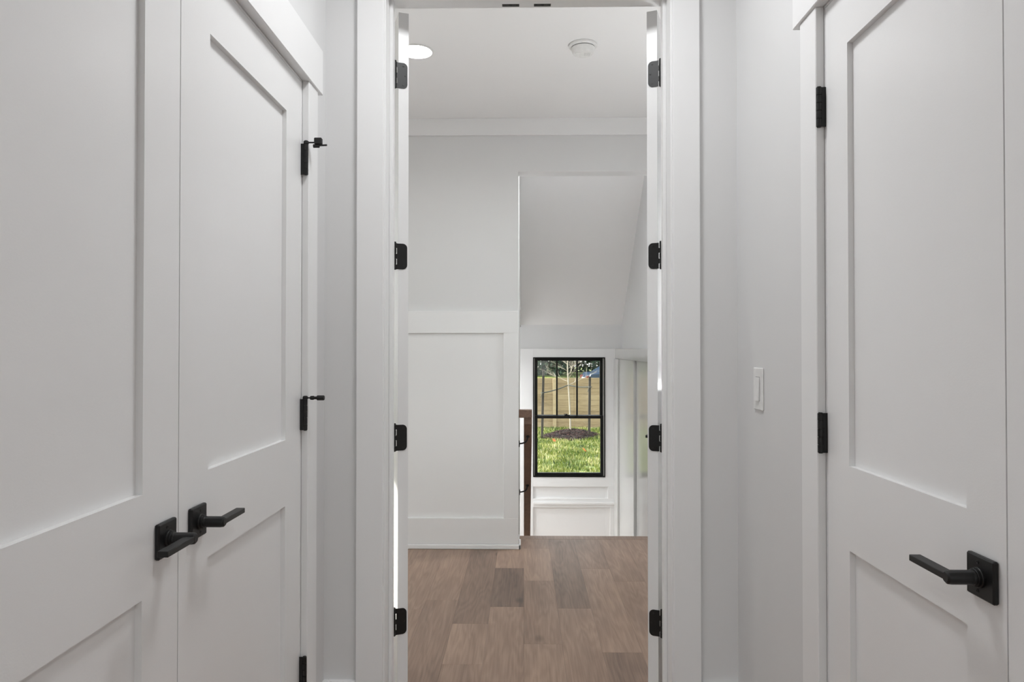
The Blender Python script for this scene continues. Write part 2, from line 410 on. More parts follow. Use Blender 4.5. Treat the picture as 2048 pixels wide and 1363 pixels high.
# right stairwell wainscot, one tall recessed panel
ra = [(.992,SX1,4.60,YF-.024,-1.7,wz), (.967,.992,6.20,YF-.024,-1.7,1.165), (.946,.967,7.12,YF-.024,-1.7,1.165), (.962,.992,4.60,YF-.024,1.165,wz)]
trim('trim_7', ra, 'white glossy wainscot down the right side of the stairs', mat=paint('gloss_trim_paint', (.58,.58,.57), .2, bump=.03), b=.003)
# baseboards
trim('baseboard_back', [(XL+.016,-.534,2.225,YB,0,.215), (.559,XR-.016,2.225,YB,0,.215)], 'white baseboards at the foot of the hall end wall', cat='baseboard')
trim('baseboard_left', [(XL,XL+.016,2.092,YB,0,.215), (XL,XL+.016,.15,.48,0,.215)], 'white baseboard at the foot of the left hall wall', cat='baseboard')
trim('baseboard_right', [(XR-.016,XR,1.677,YB,0,.215), (XR-.016,XR,.15,.302,0,.215)], 'white baseboard at the foot of the right hall wall', cat='baseboard')
trim('baseboard_landing', [(-2.6,SX0+.014,YW-.031,YW-.015,0,.030), (SX0,SX0+.014,YW-.031,YW2,0,.030), (SX0,SX0+.006,YW-.016,YW2,.03,.06)],
     'white shoe moulding along the landing wall and round its corner', b=.004, cat='baseboard')

# ------------------------------------------------------------------ doors
def slab(parent, w, h, t, f, ox, oy, panels, stile0, stile1, z0=.012):
    """shaker slab: x from ox to ox+w, front face at y=oy, thickness away from the front (direction -f)"""
    yb = oy - f*t
    x0, x1 = ox, ox+w
    mb = MB()
    rec = .012
    # stiles and rails
    mb.box(x0, x0+stile0, yb, oy, z0, h); mb.box(x1-stile1, x1, yb, oy, z0, h)
    zs = [z0]
    for a, b in panels: zs += [a, b]
    zs.append(h)
    for i in range(0, len(zs), 2): mb.box(x0+stile0, x1-stile1, yb, oy, zs[i], zs[i+1])
    mb.build('frame', M_DOOR, parent, smooth=False)
    for a, b in panels:
        pb = MB(); pb.box(x0+stile0, x1-stile1, oy-f*rec, yb+f*rec, a, b)
        pb.build('panel', M_DOOR, parent, smooth=False)

def lever(parent, x, z, oy, f, d, big=1.0):
    """lever handle: square rose, spindle, bar pointing along local x direction d"""
    ro = MB()
    y1 = oy + f*.009
    ro.bbox(x-.031, x+.031, min(oy,y1), max(oy,y1), z-.031, z+.031, .0022)
    rose = ro.build('lever_handle', M_BLACK, parent)
    rose['label'] = 'black lever handle on a square rose'
    A = Matrix.Translation((x, y1, z)) @ Euler((R(-90*f), 0, 0)).to_matrix().to_4x4()
    sp = MB()
    sp.lathe([(.0150,0),(.0150,.003),(.0140,.0042),(.0132,.0043),(.0132,.008),(.0124,.0088),(.0112,.0090),(.0112,.012),(.0108,.013)], 28, A)
    sp.lathe([(.0106,.010),(.0106,.0420),(.0098,.0475),(.0070,.0500)], 28, A)
    sp.build('spindle', M_BLACK, rose)
    for zz in (.021,-.021):
        sc = MB(); sc.lathe([(.0030,0),(.0030,.0007),(.0019,.0008),(.0015,.0002)], 12, Matrix.Translation((x+d*.004, y1, z+zz)) @ Euler((R(-90*f),0,0)).to_matrix().to_4x4())
        sc.build('screw', M_BLACK, rose)
    ba = MB()
    ya, yb = oy+f*.040, oy+f*.0585
    # bar with a mitred inner end
    p = [(x-d*.004, yb), (x+d*.098, yb), (x+d*.098, ya), (x+d*.012, ya)]
    if d*f < 0: p = p[::-1]
    if (Vector((p[1][0]-p[0][0],p[1][1]-p[0][1])).cross(Vector((p[2][0]-p[1][0],p[2][1]-p[1][1])))) < 0: p = p[::-1]
    ba.prism(p, z-.0050, z+.0052, 'z')
    ba.build('lever', M_BLACK, rose, bevel=.0012)

def closed_hinge(parent, z, f, stop=None):
    """knuckle of a butt hinge on a closed door, pin at local x=-.0085"""
    hb = MB(); px = -.004; py = f*.0143; hh = .0445
    hb.bbox(px-.0012+.0015, px+.0012+.0015, -f*.02, f*.012, z-hh, z+hh, .0003)
    n = 5; g = .0006
    for k in range(n):
        a = z-hh + k*(2*hh/n) + g; b = z-hh + (k+1)*(2*hh/n) - g
        hb.cyl((px,py,a), (px,py,b), .0062, n=18)
    hb.cyl((px,py,z-hh-.0012), (px,py,z+hh+.0012), .0045, n=16)
    hg = hb.build('hinge', M_BLACK, parent); hg['label'] = 'black butt hinge'
    if stop is not None:
        st = MB()
        zt = z+hh
        st.lathe([(.0072,0),(.0076,.002),(.0072,.007),(.0045,.0092)], 18, Matrix.Translation((px,py,zt)))
        if stop == 'up':
            q = lambda a, dy=0, dz=0: (px+dy, py+f*a, zt+.0035+dz)
            st.tube([q(.004), q(.030)], .0022, 10)
            st.bbox(px-.007, px+.007, *sorted((py+f*.024, py+f*.046)), zt-.002, zt+.0165, .002)
            st.cyl(q(.021,0,-.010), q(.038,0,-.010), .0052, n=14)
            st.cyl(q(.030,0,-.0085), q(.060,0,-.0075), .0026, n=12)
        else:
            q = lambda a, dz=0: (px, py+f*a, zt+.0035+dz)
            st.tube([q(.004), q(.016)], .0020, 10)
            st.lathe([(.003,0),(.0062,.003),(.0066,.008),(.0066,.011)], 6, Matrix.Translation(q(.013)) @ Euler((R(-90*f),0,0)).to_matrix().to_4x4())
            st.cyl(q(.022), q(.034), .0042, n=14)
            st.lathe([(.0068,0),(.0072,.001),(.0072,.018),(.0062,.0205)], 18, Matrix.Translation(q(.034)) @ Euler((R(-90*f),0,0)).to_matrix().to_4x4())
        so = st.build('door_stop', M_RUBBER, hg); so['label'] = 'black hinge pin door stop with rubber tip'

PAN = [(.205,.848), (1.025,1.913)]
H = 2.0365
def side_door(n, y_h, rz, f, w, lever_at, hinges, stops, x, label, st0=.121, st1=.121):
    r = empty('door_%d' % n, (x, y_h, 0), rz); struct(r, label, 'door')
    slab(r, w, H, .035, f, 0, 0, PAN, st0, st1)
    if lever_at is not None: lever(r, lever_at, .9335, 0, f, -1)
    for z, s in zip(hinges, stops): closed_hinge(r, z, f, s)
    return r
HZ = (1.8145, 1.0815, .3475)
side_door(1, .579, R(90), -1, .709, 1.2365-.579, HZ, (None,)*3, XL, 'near leaf of the white closet doors on the left, its lever pointing towards the viewer')
side_door(2, 1.993, R(-90), 1, .702, 1.993-1.357, HZ, ('up','low',None), XL, 'far leaf of the white closet doors on the left, with door stops on its hinges')
side_door(3, 1.580, R(-90), -1, .579, 1.580-1.0465, HZ, (None,)*3, XR, 'white two-panel door on the right with a black lever handle', .103, .0885)
side_door(4, .400, R(90), 1, .598, None, HZ, (None,)*3, XR, 'white door leaf at the right edge of the picture nearer than the lever handle', .103, .103)

def open_hinge(parent, z, f, odd):
    """butt hinge with its round-cornered leaf on the door's hinge edge; pin at the local origin"""
    hh = .0455
    hb = MB(); n = 5; g = .0007; kh = 2*hh/n
    for k in range(n):
        hb.cyl((0,0,z-hh+k*kh+g), (0,0,z-hh+(k+1)*kh-g), .0062, n=18)
    hb.lathe([(.0045,-hh-.001),(.0045,hh),(.0058,hh+.0005),(.0055,hh+.0032),(.003,hh+.0045)], 16, Matrix.Translation((0,0,z)))
    hg = hb.build('hinge', M_BLACK, parent); hg['label'] = 'black hinge with round-cornered leaf on the door edge'
    # leaf plate in the y-z plane, x = just outside the door edge
    lf = MB(); xa, xb = .0005, .0028
    y0, y1 = .0085, .0435; r = .0150; h2 = hh-.0015
    pts = [(y0,-h2)]
    for i in range(9):
        a = R(-90 + 90*i/8); pts.append((y1-r+r*math.cos(a), -h2+r+r*math.sin(a)))
    for i in range(9):
        a = R(90*i/8); pts.append((y1-r+r*math.cos(a), h2-r+r*math.sin(a)))
    pts.append((y0,h2))
    P = [(-f*y, z+q) for y, q in pts]
    if f > 0: P = P[::-1]
    lf.prism(P, xa, xb, 'x')
    for k in range(n):
        if (k % 2 == 0) == odd:
            lf.box(xa, xb, -f*.002, -f*(y0+.0003), z-hh+k*kh+g, z-hh+(k+1)*kh-g)
    lf.build('hinge_leaf', M_BLACK, hg)
    for yy, zz in ((.029,.033), (.036,.0), (.029,-.033)):
        sc = MB(); sc.lathe([(.0034,0),(.0030,.0006),(.0016,.0007),(.0013,.0002)], 12,
                            Matrix.Translation((xa, -f*yy, z+zz)) @ Euler((0,R(-90),0)).to_matrix().to_4x4())
        sc.build('screw', M_BLACK, hg)
def open_door(n, x, rz, f, label, with_lever):
    r = empty('door_%d' % n, (x, 2.380, 0), rz); struct(r, label, 'door')
    oy = -f*.013
    slab(r, .450, 2.426, .035, f, .0028, oy, [(.205,.848),(1.025,2.30)], .105, .105)
    for z in (2.208, 1.586, .9665, .342): open_hinge(r, z, f, f > 0)
    if with_lever:
        # lever on the hall face: rose faces -f
        lever(r, .385, .935, oy-f*.035, -f, -1)
    return r
open_door(5, -.441, R(110), 1, 'left leaf of the open double doors seen edge-on with four black hinges', False)
open_door(6, .4665, R(70), -1, 'right leaf of the open double doors seen edge-on with four black hinges', True)

# ------------------------------------------------------------------ light switch
sw = empty('light_switch', (XR, 2.032, 1.1545)); tag(sw, 'white rocker light switch on the right hall wall', 'light switch')
mb = MB(); mb.bbox(-.0055, 0, -.039, .039, -.061, .061, .0025); mb.build('cover_plate', M_PLAST, sw)
mb = MB(); mb.box(-.0058, -.001, -.0180, .0180, -.0348, .0348); mb.build('rocker_frame', M_DARKSLOT, sw)
mb = MB(); mb.prism([(-.0338,-.0058),(.0338,-.0058),(.0338,-.0065),(.0,-.0085),(-.0338,-.0110)][::-1], -.0166, .0166, 'x',
                    M=Matrix(((0,1,0,0),(1,0,0,0),(0,0,1,0),(0,0,0,1))) @ Matrix(((1,0,0,0),(0,0,1,0),(0,1,0,0),(0,0,0,1))))
mb.build('rocker', M_PLAST, sw, smooth=False)

# ------------------------------------------------------------------ smoke detector
sd = empty('smoke_detector', (.288, 3.385, CE)); tag(sd, 'white round smoke detector on the landing ceiling', 'smoke detector')
mb = MB(); mb.lathe([(.066,0),(.069,-.003),(.069,-.010),(.064,-.014),(.058,-.0145)], 48); mb.build('base_ring', M_PLAST, sd)
mb = MB(); mb.lathe([(.0565,-.0140),(.0565,-.0175)], 48); mb.build('vent_slot', M_DARKSLOT, sd)
mb = MB(); mb.lathe([(.057,-.0172),(.0585,-.019),(.056,-.028),(.050,-.042),(.046,-.0455),(.030,-.0465),(.001,-.0465)], 48); mb.build('cover', M_PLAST, sd)
mb = MB(); mb.lathe([(.017,-.042),(.0175,-.0475),(.0145,-.0485),(.0140,-.0475),(.001,-.0470)], 28, Matrix.Translation((-.022,-.012,0))); mb.build('test_button', M_PLAST, sd)
mb = MB()
for k in range(5): mb.box(.006+.006*k, .009+.006*k, -.018, .014, -.0472, -.0460)
mb.build('sounder_grille', plain('pale_grey_plastic', (.62,.62,.61), .4), sd)

# ------------------------------------------------------------------ recessed lights
def can(x, y, label, watts, z=CE, name='recessed_light'):
    r = empty(name, (x, y, z)); tag(r, label, 'light', 'recessed ceiling lights')
    mb = MB(); mb.lathe([(.079,-.0005),(.0875,-.0005),(.0885,-.0030),(.0860,-.0050),(.0790,-.0052),(.0765,-.0035)], 56, cap=False); mb.build('trim_ring', M_PLAST, r)
    mb = MB(); mb.lathe([(.0770,-.0045),(.0755,.008),(.066,.032),(.064,.034)], 56, cap=False); mb.build('baffle', M_PLAST, r)
    mb = MB(); mb.lathe([(.065,.0330),(.065,.037)], 48); mb.build('lens', M_LENS, r)
    l = bpy.data.lights.new('can_lamp', 'AREA'); l.shape = 'DISK'; l.size = .126; l.energy = watts; l.color = (.97,.985,1)
    lo = bpy.data.objects.new('can_lamp', l); COL.objects.link(lo); lo.parent = r; lo.location = (0,0,.031)
    return r
CANS = [(-.532,3.444), (.78,3.444)]
P_CAN = 1.1
can(*CANS[0], 'lit white recessed downlight in the landing ceiling beside the left door leaf', P_CAN)
can(*CANS[1], 'lit white recessed downlight hidden behind the right door leaf', P_CAN)
can(-1.0, -1.0, 'added fill downlight, unseen behind the viewer on the left', 16)  # both rear downlights are unseen, added to fill the hall
can(1.0, -1.0, 'added fill downlight, unseen behind the viewer on the right', 16)
fl = empty('fill_flush_light', (.0, 1.62, CE)); tag(fl, 'unseen round white ceiling light added above the hall doors as fill', 'light')  # unseen light added to brighten the hall doors and walls
mb = MB(); mb.lathe([(.20,0),(.20,-.022),(.185,-.024)], 48); mb.build('rim', M_PLAST, fl)
mb = MB(); mb.lathe([(.184,-.0235),(.17,-.032),(.001,-.038)], 48); mb.build('diffuser', emit('flush_diffuser', (.97,.985,1), 2.0), fl)
l = bpy.data.lights.new('fill_lamp', 'AREA'); l.shape = 'DISK'; l.size = .36; l.energy = 7.6; l.color = (.97,.985,1)
lo = bpy.data.objects.new('fill_lamp', l); COL.objects.link(lo); lo.parent = fl; lo.location = (0,0,-.040)
can(.47, 4.72, 'added fill downlight over the stairs, unseen above the stair opening', 12.5, 2.9)  # unseen, added to brighten the soffit and the stairwell's far wall
can(-1.05, 6.80, 'added fill downlight over the lower stair landing, unseen round the corner', 27, 1.5)  # unseen, added because the far stairwell wall came out dark

# unseen uplighters added to brighten the landing ceiling, standing behind the open leaves
def uplighter(x, y, watts, label):
    ul = empty('fill_uplight', (x, y, 0)); tag(ul, label, 'fill light')
    mb = MB(); mb.lathe([(.12,0),(.12,.012),(.10,.022),(.014,.030)], 32); mb.build('base', M_BLACK, ul)
    mb = MB(); mb.cyl((0,0,.02), (0,0,1.02), .010, n=16); mb.build('pole', M_BLACK, ul)
    mb = MB(); mb.lathe([(.018,1.00),(.06,1.03),(.125,1.10),(.130,1.105),(.122,1.102),(.055,1.04),(.001,1.025)], 40); mb.build('lamp_shade', M_BLACK, ul)
    mb = MB(); mb.lathe([(.05,1.055),(.055,1.060),(.05,1.065)], 32); mb.build('bulb', M_LENS, ul)
    l = bpy.data.lights.new('uplight', 'AREA'); l.shape = 'DISK'; l.size = .2; l.energy = watts; l.color = (.97,.985,1)
    lo = bpy.data.objects.new('uplight', l); COL.objects.link(lo); lo.parent = ul; lo.location = (0,0,1.098); lo.rotation_euler = (R(180),0,0)
uplighter(.86, 2.95, 6.5, 'black uplighter added to brighten the ceiling, unseen behind the right door leaf')
uplighter(-1.2, 2.8, 3, 'black uplighter added to brighten the ceiling, unseen behind the left door leaf')

# ------------------------------------------------------------------ stairs and handrail
RISE, RUN = .20, .2273
mb = MB(); rm = MB()
for k in range(1, 8):
    z = -RISE*k; y = 4.75 + RUN*(k-1)
    rm.box(SX0, .985, y, y+.015, z-.02, z+RISE-.030)
    mb.bbox(SX0+.001, .984, y-.005, y+RUN+.025, z-.028, z, .006, tone=.4+.2*random.random(), seed=random.random())
zl = -RISE*8
yl = 4.75 + RUN*7
rm.box(SX0, .985, yl, yl+.015, zl, zl+RISE-.028)
mb.box(-1.6, .985, yl, YF, zl-.03, zl, tone=.5, seed=.7)
st = empty('staircase', (0,4.75,0)); struct(st, 'oak stairs leading down from the landing to the window', 'staircase')
def keep(o, p):
    o.parent = p; o.matrix_parent_inverse = Matrix.Translation(-Vector(p.location)); return o
keep(mb.build('treads', M_FLOOR), st); keep(rm.build('risers', M_TRIM, smooth=False), st)

hr = empty('handrail', (.028, 4.70, .80)); tag(hr, 'dark stained oak handrail running down the left stair wall', 'handrail')
mb = MB()
sl = .88; y0, z0 = 4.70, .807; hz = .053
ye = 6.55
# sloped rail, bottom face through (y0,z0)
nv = hz/math.cos(math.atan(sl))
y1 = y0+.055
pts = [(y1, z0-sl*.055), (ye, z0-sl*(ye-y0)), (ye, z0-sl*(ye-y0)+nv), (y1+.012, z0-sl*.067+nv), (y1, z0-sl*.067+nv)]
mb.prism(pts, .0005, .0555, 'x', tone=.5, seed=.4)
keep(mb.build('rail', M_RAIL, bevel=.003), hr)
mb = MB(); mb.box(SX0+.001, .0555, y0, y1-.0005, z0, z0+hz, tone=.42, seed=.8); keep(mb.build('rail_return', M_RAIL, bevel=.003), hr)
for yb in (4.865, 5.36, 6.4):
    zb = z0 - sl*(yb-y0)
    mb = MB()
    mb.lathe([(.024,0),(.024,.003),(.020,.006),(.010,.0075)], 24, Matrix.Translation((SX0,yb,zb-.050)) @ Euler((0,R(90),0)).to_matrix().to_4x4())
    mb.tube([(SX0+.004,yb,zb-.050), (SX0+.022,yb,zb-.048), (.012,yb,zb-.040), (.022,yb-.004,zb-.026), (.026,yb-.006,zb-.008), (.028,yb-.006,zb+.004)], .0052, 12)
    mb.lathe([(.013,0),(.013,.004)], 18, Matrix.Translation((.028,yb-.002,zb+.001)) @ Euler((math.atan(sl)*-1+R(180),0,0)).to_matrix().to_4x4())
    keep(mb.build('bracket', M_BLACK), hr)

# ------------------------------------------------------------------ windows
wi = empty('window_1', ((WX0+WX1)/2, YF, WZ0)); struct(wi, 'black framed single-hung window at the foot of the stairs', 'window')
yf = YF-.030
def frame_rect(mb, x0, x1, z0, z1, t, y0, y1, tb=None, tt=None, b=.0015):
    tb = t if tb is None else tb; tt = t if tt is None else tt
    mb.bbox(x0, x0+t, y0, y1, z0, z1, b); mb.bbox(x1-t, x1, y0, y1, z0, z1, b)
    mb.bbox(x0+t, x1-t, y0, y1, z0, z0+tb, b); mb.bbox(x0+t, x1-t, y0, y1, z1-tt, z1, b)
mb = MB(); frame_rect(mb, WX0, WX1, WZ0, WZ1, .010, yf, YF+.11); keep(mb.build('frame', M_WINBLK), wi)
zm = .553
mb = MB(); mb.box(WX0+.010, WX0+.0175, YF-.004, YF+.10, WZ0+.01, WZ1-.01); mb.box(WX1-.0175, WX1-.010, YF-.004, YF+.10, WZ0+.01, WZ1-.01)
keep(mb.build('jamb_track', M_TRACK), wi)
# upper sash (outer), lower sash (inner)
mb = MB(); frame_rect(mb, WX0+.0175, WX1-.0175, zm-.02, WZ1-.010, .030, YF+.045, YF+.085, .035, .028)
us = keep(mb.build('upper_sash', M_WINBLK), wi)
mb = MB()
for k in (1,2):
    xm = .352 if k == 1 else .566
    mb.bbox(xm-.0085, xm+.0085, YF+.052, YF+.068, zm, WZ1-.035, .002)
keep(mb.build('muntins', M_WINBLK), us)
mb = MB(); mb.box(WX0+.045, WX1-.045, YF+.070, YF+.073, zm+.01, WZ1-.036); keep(mb.build('pane', M_GLASS, smooth=False), us)
mb = MB(); frame_rect(mb, WX0+.0130, WX1-.0130, WZ0+.008, zm+.012, .034, YF-.002, YF+.040, .032, .030)
ls = keep(mb.build('lower_sash', M_WINBLK), wi)
mb = MB(); mb.box(WX0+.045, WX1-.045, YF+.020, YF+.023, WZ0+.035, zm-.015); keep(mb.build('pane', M_GLASS, smooth=False), ls)
mb = MB(); xk = .455
mb.bbox(xk-.028, xk+.028, YF+.002, YF+.030, zm+.011, zm+.019, .002); mb.lathe([(.012,0),(.012,.008),(.008,.011)], 16, Matrix.Translation((xk-.004,YF+.016,zm+.018)))
mb.bbox(xk-.030, xk+.004, YF+.006, YF+.016, zm+.022, zm+.029, .002)
keep(mb.build('sash_lock', M_WINBLK), wi)
def plain_window(n, c, axis, w, z0, z1, label):
    r = empty('window_%d' % n, (c[0], c[1], z0)); struct(r, label, 'window')
    mb = MB(); t = .04; hw = w/2
    if axis == 'x':   # in a wall facing along x
        for y0, y1, a, b in ((-hw,-hw+t,0,z1-z0),(hw-t,hw,0,z1-z0),(-hw+t,hw-t,0,t),(-hw+t,hw-t,z1-z0-t,z1-z0),(-hw+t,hw-t,(z1-z0)/2-.02,(z1-z0)/2+.02)):
            mb.bbox(-.03, .03, y0, y1, a, b, .002)
        mb.build('frame', M_WINBLK, r)
        g = MB(); g.box(-.002, .002, -hw+t, hw-t, t, z1-z0-t); g.build('pane', M_GLASS, r, smooth=False)
    else:
        for x0, x1, a, b in ((-hw,-hw+t,0,z1-z0),(hw-t,hw,0,z1-z0),(-hw+t,hw-t,0,t),(-hw+t,hw-t,z1-z0-t,z1-z0),(-.02,.02,t,z1-z0-t)):
            mb.bbox(x0, x1, -.03, .03, a, b, .002)
        mb.build('frame', M_WINBLK, r)
        g = MB(); g.box(-hw+t, hw-t, -.002, .002, t, z1-z0-t); g.build('pane', M_GLASS, r, smooth=False)
plain_window(2, (1.093,3.70), 'x', 1.0, .75, 2.44, 'tall window in the landing wall behind the right door leaf')
plain_window(3, (-2.66,3.755), 'x', 1.21, .08, 2.45, 'unseen tall window added for daylight in the end wall of the landing far to the left')  # unseen window added to bring more daylight onto the landing
r6 = empty('window_6', (-2.66,2.725,1.93)); struct(r6, 'small high window in the end wall of the landing far to the left', 'window')
mb = MB(); t = .025
for y0, y1, a, b in ((-.225,-.225+t,0,.54),(.225-t,.225,0,.54),(-.225+t,.225-t,0,t),(-.225+t,.225-t,.54-t,.54)): mb.bbox(-.03,.03,y0,y1,a,b,.002)
mb.build('frame', M_WINBLK, r6)
mb = MB(); mb.box(-.002,.002,-.2,.2,t,.54-t); mb.build('pane', M_GLASS, r6, smooth=False)
mb = MB(); mb.bbox(-5.6,-2.72,3.06,5.2,2.62,2.78,.01)  # unseen roof added to keep direct sun out of the tall end window
for y in (3.2,5.05): mb.bbox(-5.5,-5.38,y-.06,y+.06,-.7,2.62,.005)
struct(mb.build('sunshade_roof', M_TRIM), 'white porch roof added outside the landing, unseen, keeping sun off the tall window', 'sunshade')
plain_window(4, (0,-4.06), 'y', 2.0, .5, 2.5, 'unseen wide window added as fill in the room behind the viewer')  # unseen window added so daylight from behind fills the hall

plain_window(5, (-1.66,6.90), 'x', .9, -1.1, .75, 'unseen window added to light the lower stair landing, round the corner to the left')  # unseen window added to lighten the stairwell

# ------------------------------------------------------------------ outside
rng = random.Random(5)
GZ = -.69
def gz(x, y):
    z = GZ + .035*math.sin(x*1.7+.6)*math.sin(y*1.1) 
    if y > 18: z += min(1.0,(y-18)/13)*.80
    return z
mb = MB(); nx, ny = 60, 60
vs = []; fs = []
for j in range(ny+1):
    for i in range(nx+1):
        x = -30+60*i/nx; y = YF+.16 + (45-YF)*((j/ny)**1.3); vs.append((x, y, gz(x,y)))
for j in range(ny):
    for i in range(nx):
        a = j*(nx+1)+i; fs.append((a,a+1,a+nx+2,a+nx+1))
mb.add(vs, fs, tone=.3)
M_SOIL = attr_ramp('lawn_ground', [(0,(.02,.035,.008)), (.5,(.10,.14,.03)), (1,(.26,.27,.08))], noise=.5, nscale=14, rough=.9)
struct(mb.build('ground', M_SOIL), 'lawn ground of the garden outside the window', 'ground')

mc = (1.05, 15.75)
def grass(name, n, xr, yr, hh, label, dens_pow=1.0):
    mb = MB(); v = []; f = []; tone = []
    for i in range(n):
        y = yr[0] + (yr[1]-yr[0])*rng.random()**dens_pow
        x = rng.uniform(*xr)
        # clumps
        if (x-mc[0])**2+(y-mc[1])**2 < .50**2: continue
        if math.sin(x*9+1.3*math.sin(y*5))*math.sin(y*7+x*2) < -.62: continue
        z = gz(x,y); h = hh*(.5+rng.random()*.8); a = rng.random()*6.283; w = .004+.004*rng.random()
        lx, ly = math.cos(a)*h*.6*rng.random(), math.sin(a)*h*.6*rng.random()
        b = rng.random()*6.283; ux, uy = math.cos(b)*w, math.sin(b)*w
        o = len(v)
        v += [(x-ux,y-uy,z-.01),(x+ux,y+uy,z-.01),(x+lx*.5+ux*.8,y+ly*.5+uy*.8,z+h*.6),(x+lx*.5-ux*.8,y+ly*.5-uy*.8,z+h*.6),(x+lx,y+ly,z+h*.92)]
        f += [(o,o+1,o+2,o+3),(o+3,o+2,o+4)]
        t = min(1,max(0,rng.gauss(.52,.24)+.22*math.sin(x*5.1+y*1.7)*math.sin(y*2.9-x*1.1))); tone += [t,t]
    me = bpy.data.meshes.new(name); me.from_pydata(v, [], f)
    at = me.attributes.new('tone','FLOAT','FACE'); at.data.foreach_set('value', tone)
    me.materials.append(M_GRASS); o = bpy.data.objects.new(name, me); COL.objects.link(o)
    return tag(o, label, 'grass', kind='stuff')
M_GRASS = attr_ramp('grass_blades', [(0,(.012,.030,.005)), (.35,(.078,.13,.016)), (.7,(.24,.265,.056)), (1,(.52,.48,.25))], rough=.45)
nt = M_GRASS.node_tree
b_ = nt.nodes['Principled BSDF']
tl = N(nt,'ShaderNodeBsdfTranslucent'); mxs = N(nt,'ShaderNodeMixShader'); mxs.inputs[0].default_value = .35
cr_ = [n for n in nt.nodes if n.bl_idname=='ShaderNodeValToRGB'][0]
nt.links.new(cr_.outputs['Color'], tl.inputs['Color'])
nt.links.new(b_.outputs[0], mxs.inputs[1]); nt.links.new(tl.outputs[0], mxs.inputs[2])
nt.links.new(mxs.outputs[0], nt.nodes['Material Output'].inputs['Surface'])
grass('lawn_grass', 66000, (-1.2,3.4), (8.0,17.3), .062, 'tufty green lawn in front of the wooden fence', 1.35)

# mulch mound
mb = MB(); vs = []; fs = []; nr, na = 14, 48
for j in range(nr+1):
    r = .72*j/nr
    for i in range(na):
        a = 2*math.pi*i/na; x = mc[0]+r*math.cos(a)*1.0; y = mc[1]+r*math.sin(a)
        z = gz(x,y) + .17*max(0,math.cos(min(1,r/.72)*math.pi/2))**1.2 - .02*(j==nr) + (rng.random()-.5)*.035*(j<nr)
        vs.append((x,y,z))
for j in range(nr):
    for i in range(na): fs.append((j*na+i, j*na+(i+1)%na, (j+1)*na+(i+1)%na, (j+1)*na+i))
mb.add(vs, fs, tone=.4)
for k in range(900):
    a = rng.random()*6.283; r = .70*math.sqrt(rng.random()); x = mc[0]+r*math.cos(a); y = mc[1]+r*math.sin(a)
    z = gz(x,y)+.17*math.cos(min(1,r/.72)*math.pi/2)**1.2+.008
    Mx = Matrix.Translation((x,y,z)) @ Euler((rng.random()*1-.5, rng.random()*1-.5, rng.random()*6.28)).to_matrix().to_4x4()
    s = .02+.025*rng.random(); mb.box(-s,s,-.006,.006,-.003,.004, M=Mx, tone=rng.random())
M_MULCH = attr_ramp('bark_mulch', [(0,(.006,.004,.004)), (.6,(.018,.010,.009)), (1,(.075,.032,.030))], rough=.95, noise=.15)
tag(mb.build('mulch_mound', M_MULCH, smooth=False), 'dark mound of bark mulch round the staked young tree', 'mulch')

# young tree
M_BARK = attr_ramp('pale_bark', [(0,(.12,.098,.076)), (.6,(.25,.21,.165)), (1,(.46,.41,.34))], rough=.8, noise=.3, nscale=30)
tr = empty('young_tree', (1.04,15.70,GZ+.2)); tag(tr, 'bare staked young tree on the mulch mound in front of the fence', 'tree')
mb = MB()
tp = [(1.045,15.70,-.62),(1.040,15.70,-.3),(1.022,15.70,.1),(1.000,15.70,.45),(.985,15.70,.75),(.975,15.71,1.05),(.972,15.70,1.5),(.98,15.70,2.1),(.97,15.7,2.7)]
mb.tube(tp, [.021,.019,.017,.0155,.0135,.0115,.009,.006,.004], 12, tone=.6)
keep(mb.build('trunk', M_BARK), tr)
def branch(mb, p, d, L, r, depth):
    pts = [p.copy()]; rr = [r]; n = 5
    for i in range(n):
        d = (d + Vector((rng.uniform(-.22,.22), rng.uniform(-.22,.22), rng.uniform(-.10,.20)))).normalized()
        p = p + d*(L/n); pts.append(p.copy()); rr.append(r*(1-(i+1)/n*.75))
        if depth > 0:
            for _ in range(2 if depth > 1 else 1):
                s = (d + Vector((rng.uniform(-1,1), rng.uniform(-.8,.8), rng.uniform(-.35,.8)))).normalized()
                branch(mb, p.copy(), s, L*rng.uniform(.30,.5), rr[-1]*.75, depth-1)
    mb.tube(pts, rr, 5, tone=rng.uniform(.4,1))
for k in range(26):
    z = .46 + k*.075; a = k*2.4+.3
    x = .998-.012*(z-.5)
    mb = MB(); branch(mb, Vector((x,15.70,z)), Vector((math.cos(a), math.sin(a)*.8, .35)).normalized(), rng.uniform(.40,.80)*(1 if k < 14 else .75), .0052, 2)
    keep(mb.build('branch', M_BARK), tr)
# stakes and straps
M_STAKE = wood('weathered_stake', ((.016,.012,.009), (.031,.025,.019), (.055,.045,.035)), 'Z', 2.0, .8, knots=False)
def stake(p0, p1, label):
    mb = MB(); p0 = Vector(p0); p1 = Vector(p1); d = p1-p0
    Mx = Matrix.Translation(p0) @ d.to_track_quat('Z','Y').to_matrix().to_4x4()
    s = .026; L = d.length
    mb.bbox(-s,s,-s,s,.12,L,.004,M=Mx,tone=.5,seed=rng.random())
    mb.add([(-s,-s,.12),(s,-s,.12),(s,s,.12),(-s,s,.12),(0,0,0)], [(1,0,4),(2,1,4),(3,2,4),(0,3,4)], Mx, tone=.5, seed=.2)
    return tag(mb.build('tree_stake', M_STAKE), label, 'stake', 'stakes beside the young tree')
Ys = 15.45
stake((.40,Ys,-.78), (.435,Ys,.795), 'left grey wooden stake beside the young tree')
stake((1.435,Ys,-.78), (1.455,Ys,.66), 'right grey wooden stake beside the young tree')
M_STRAP = plain('grey_strap', (.05,.055,.05), .7)
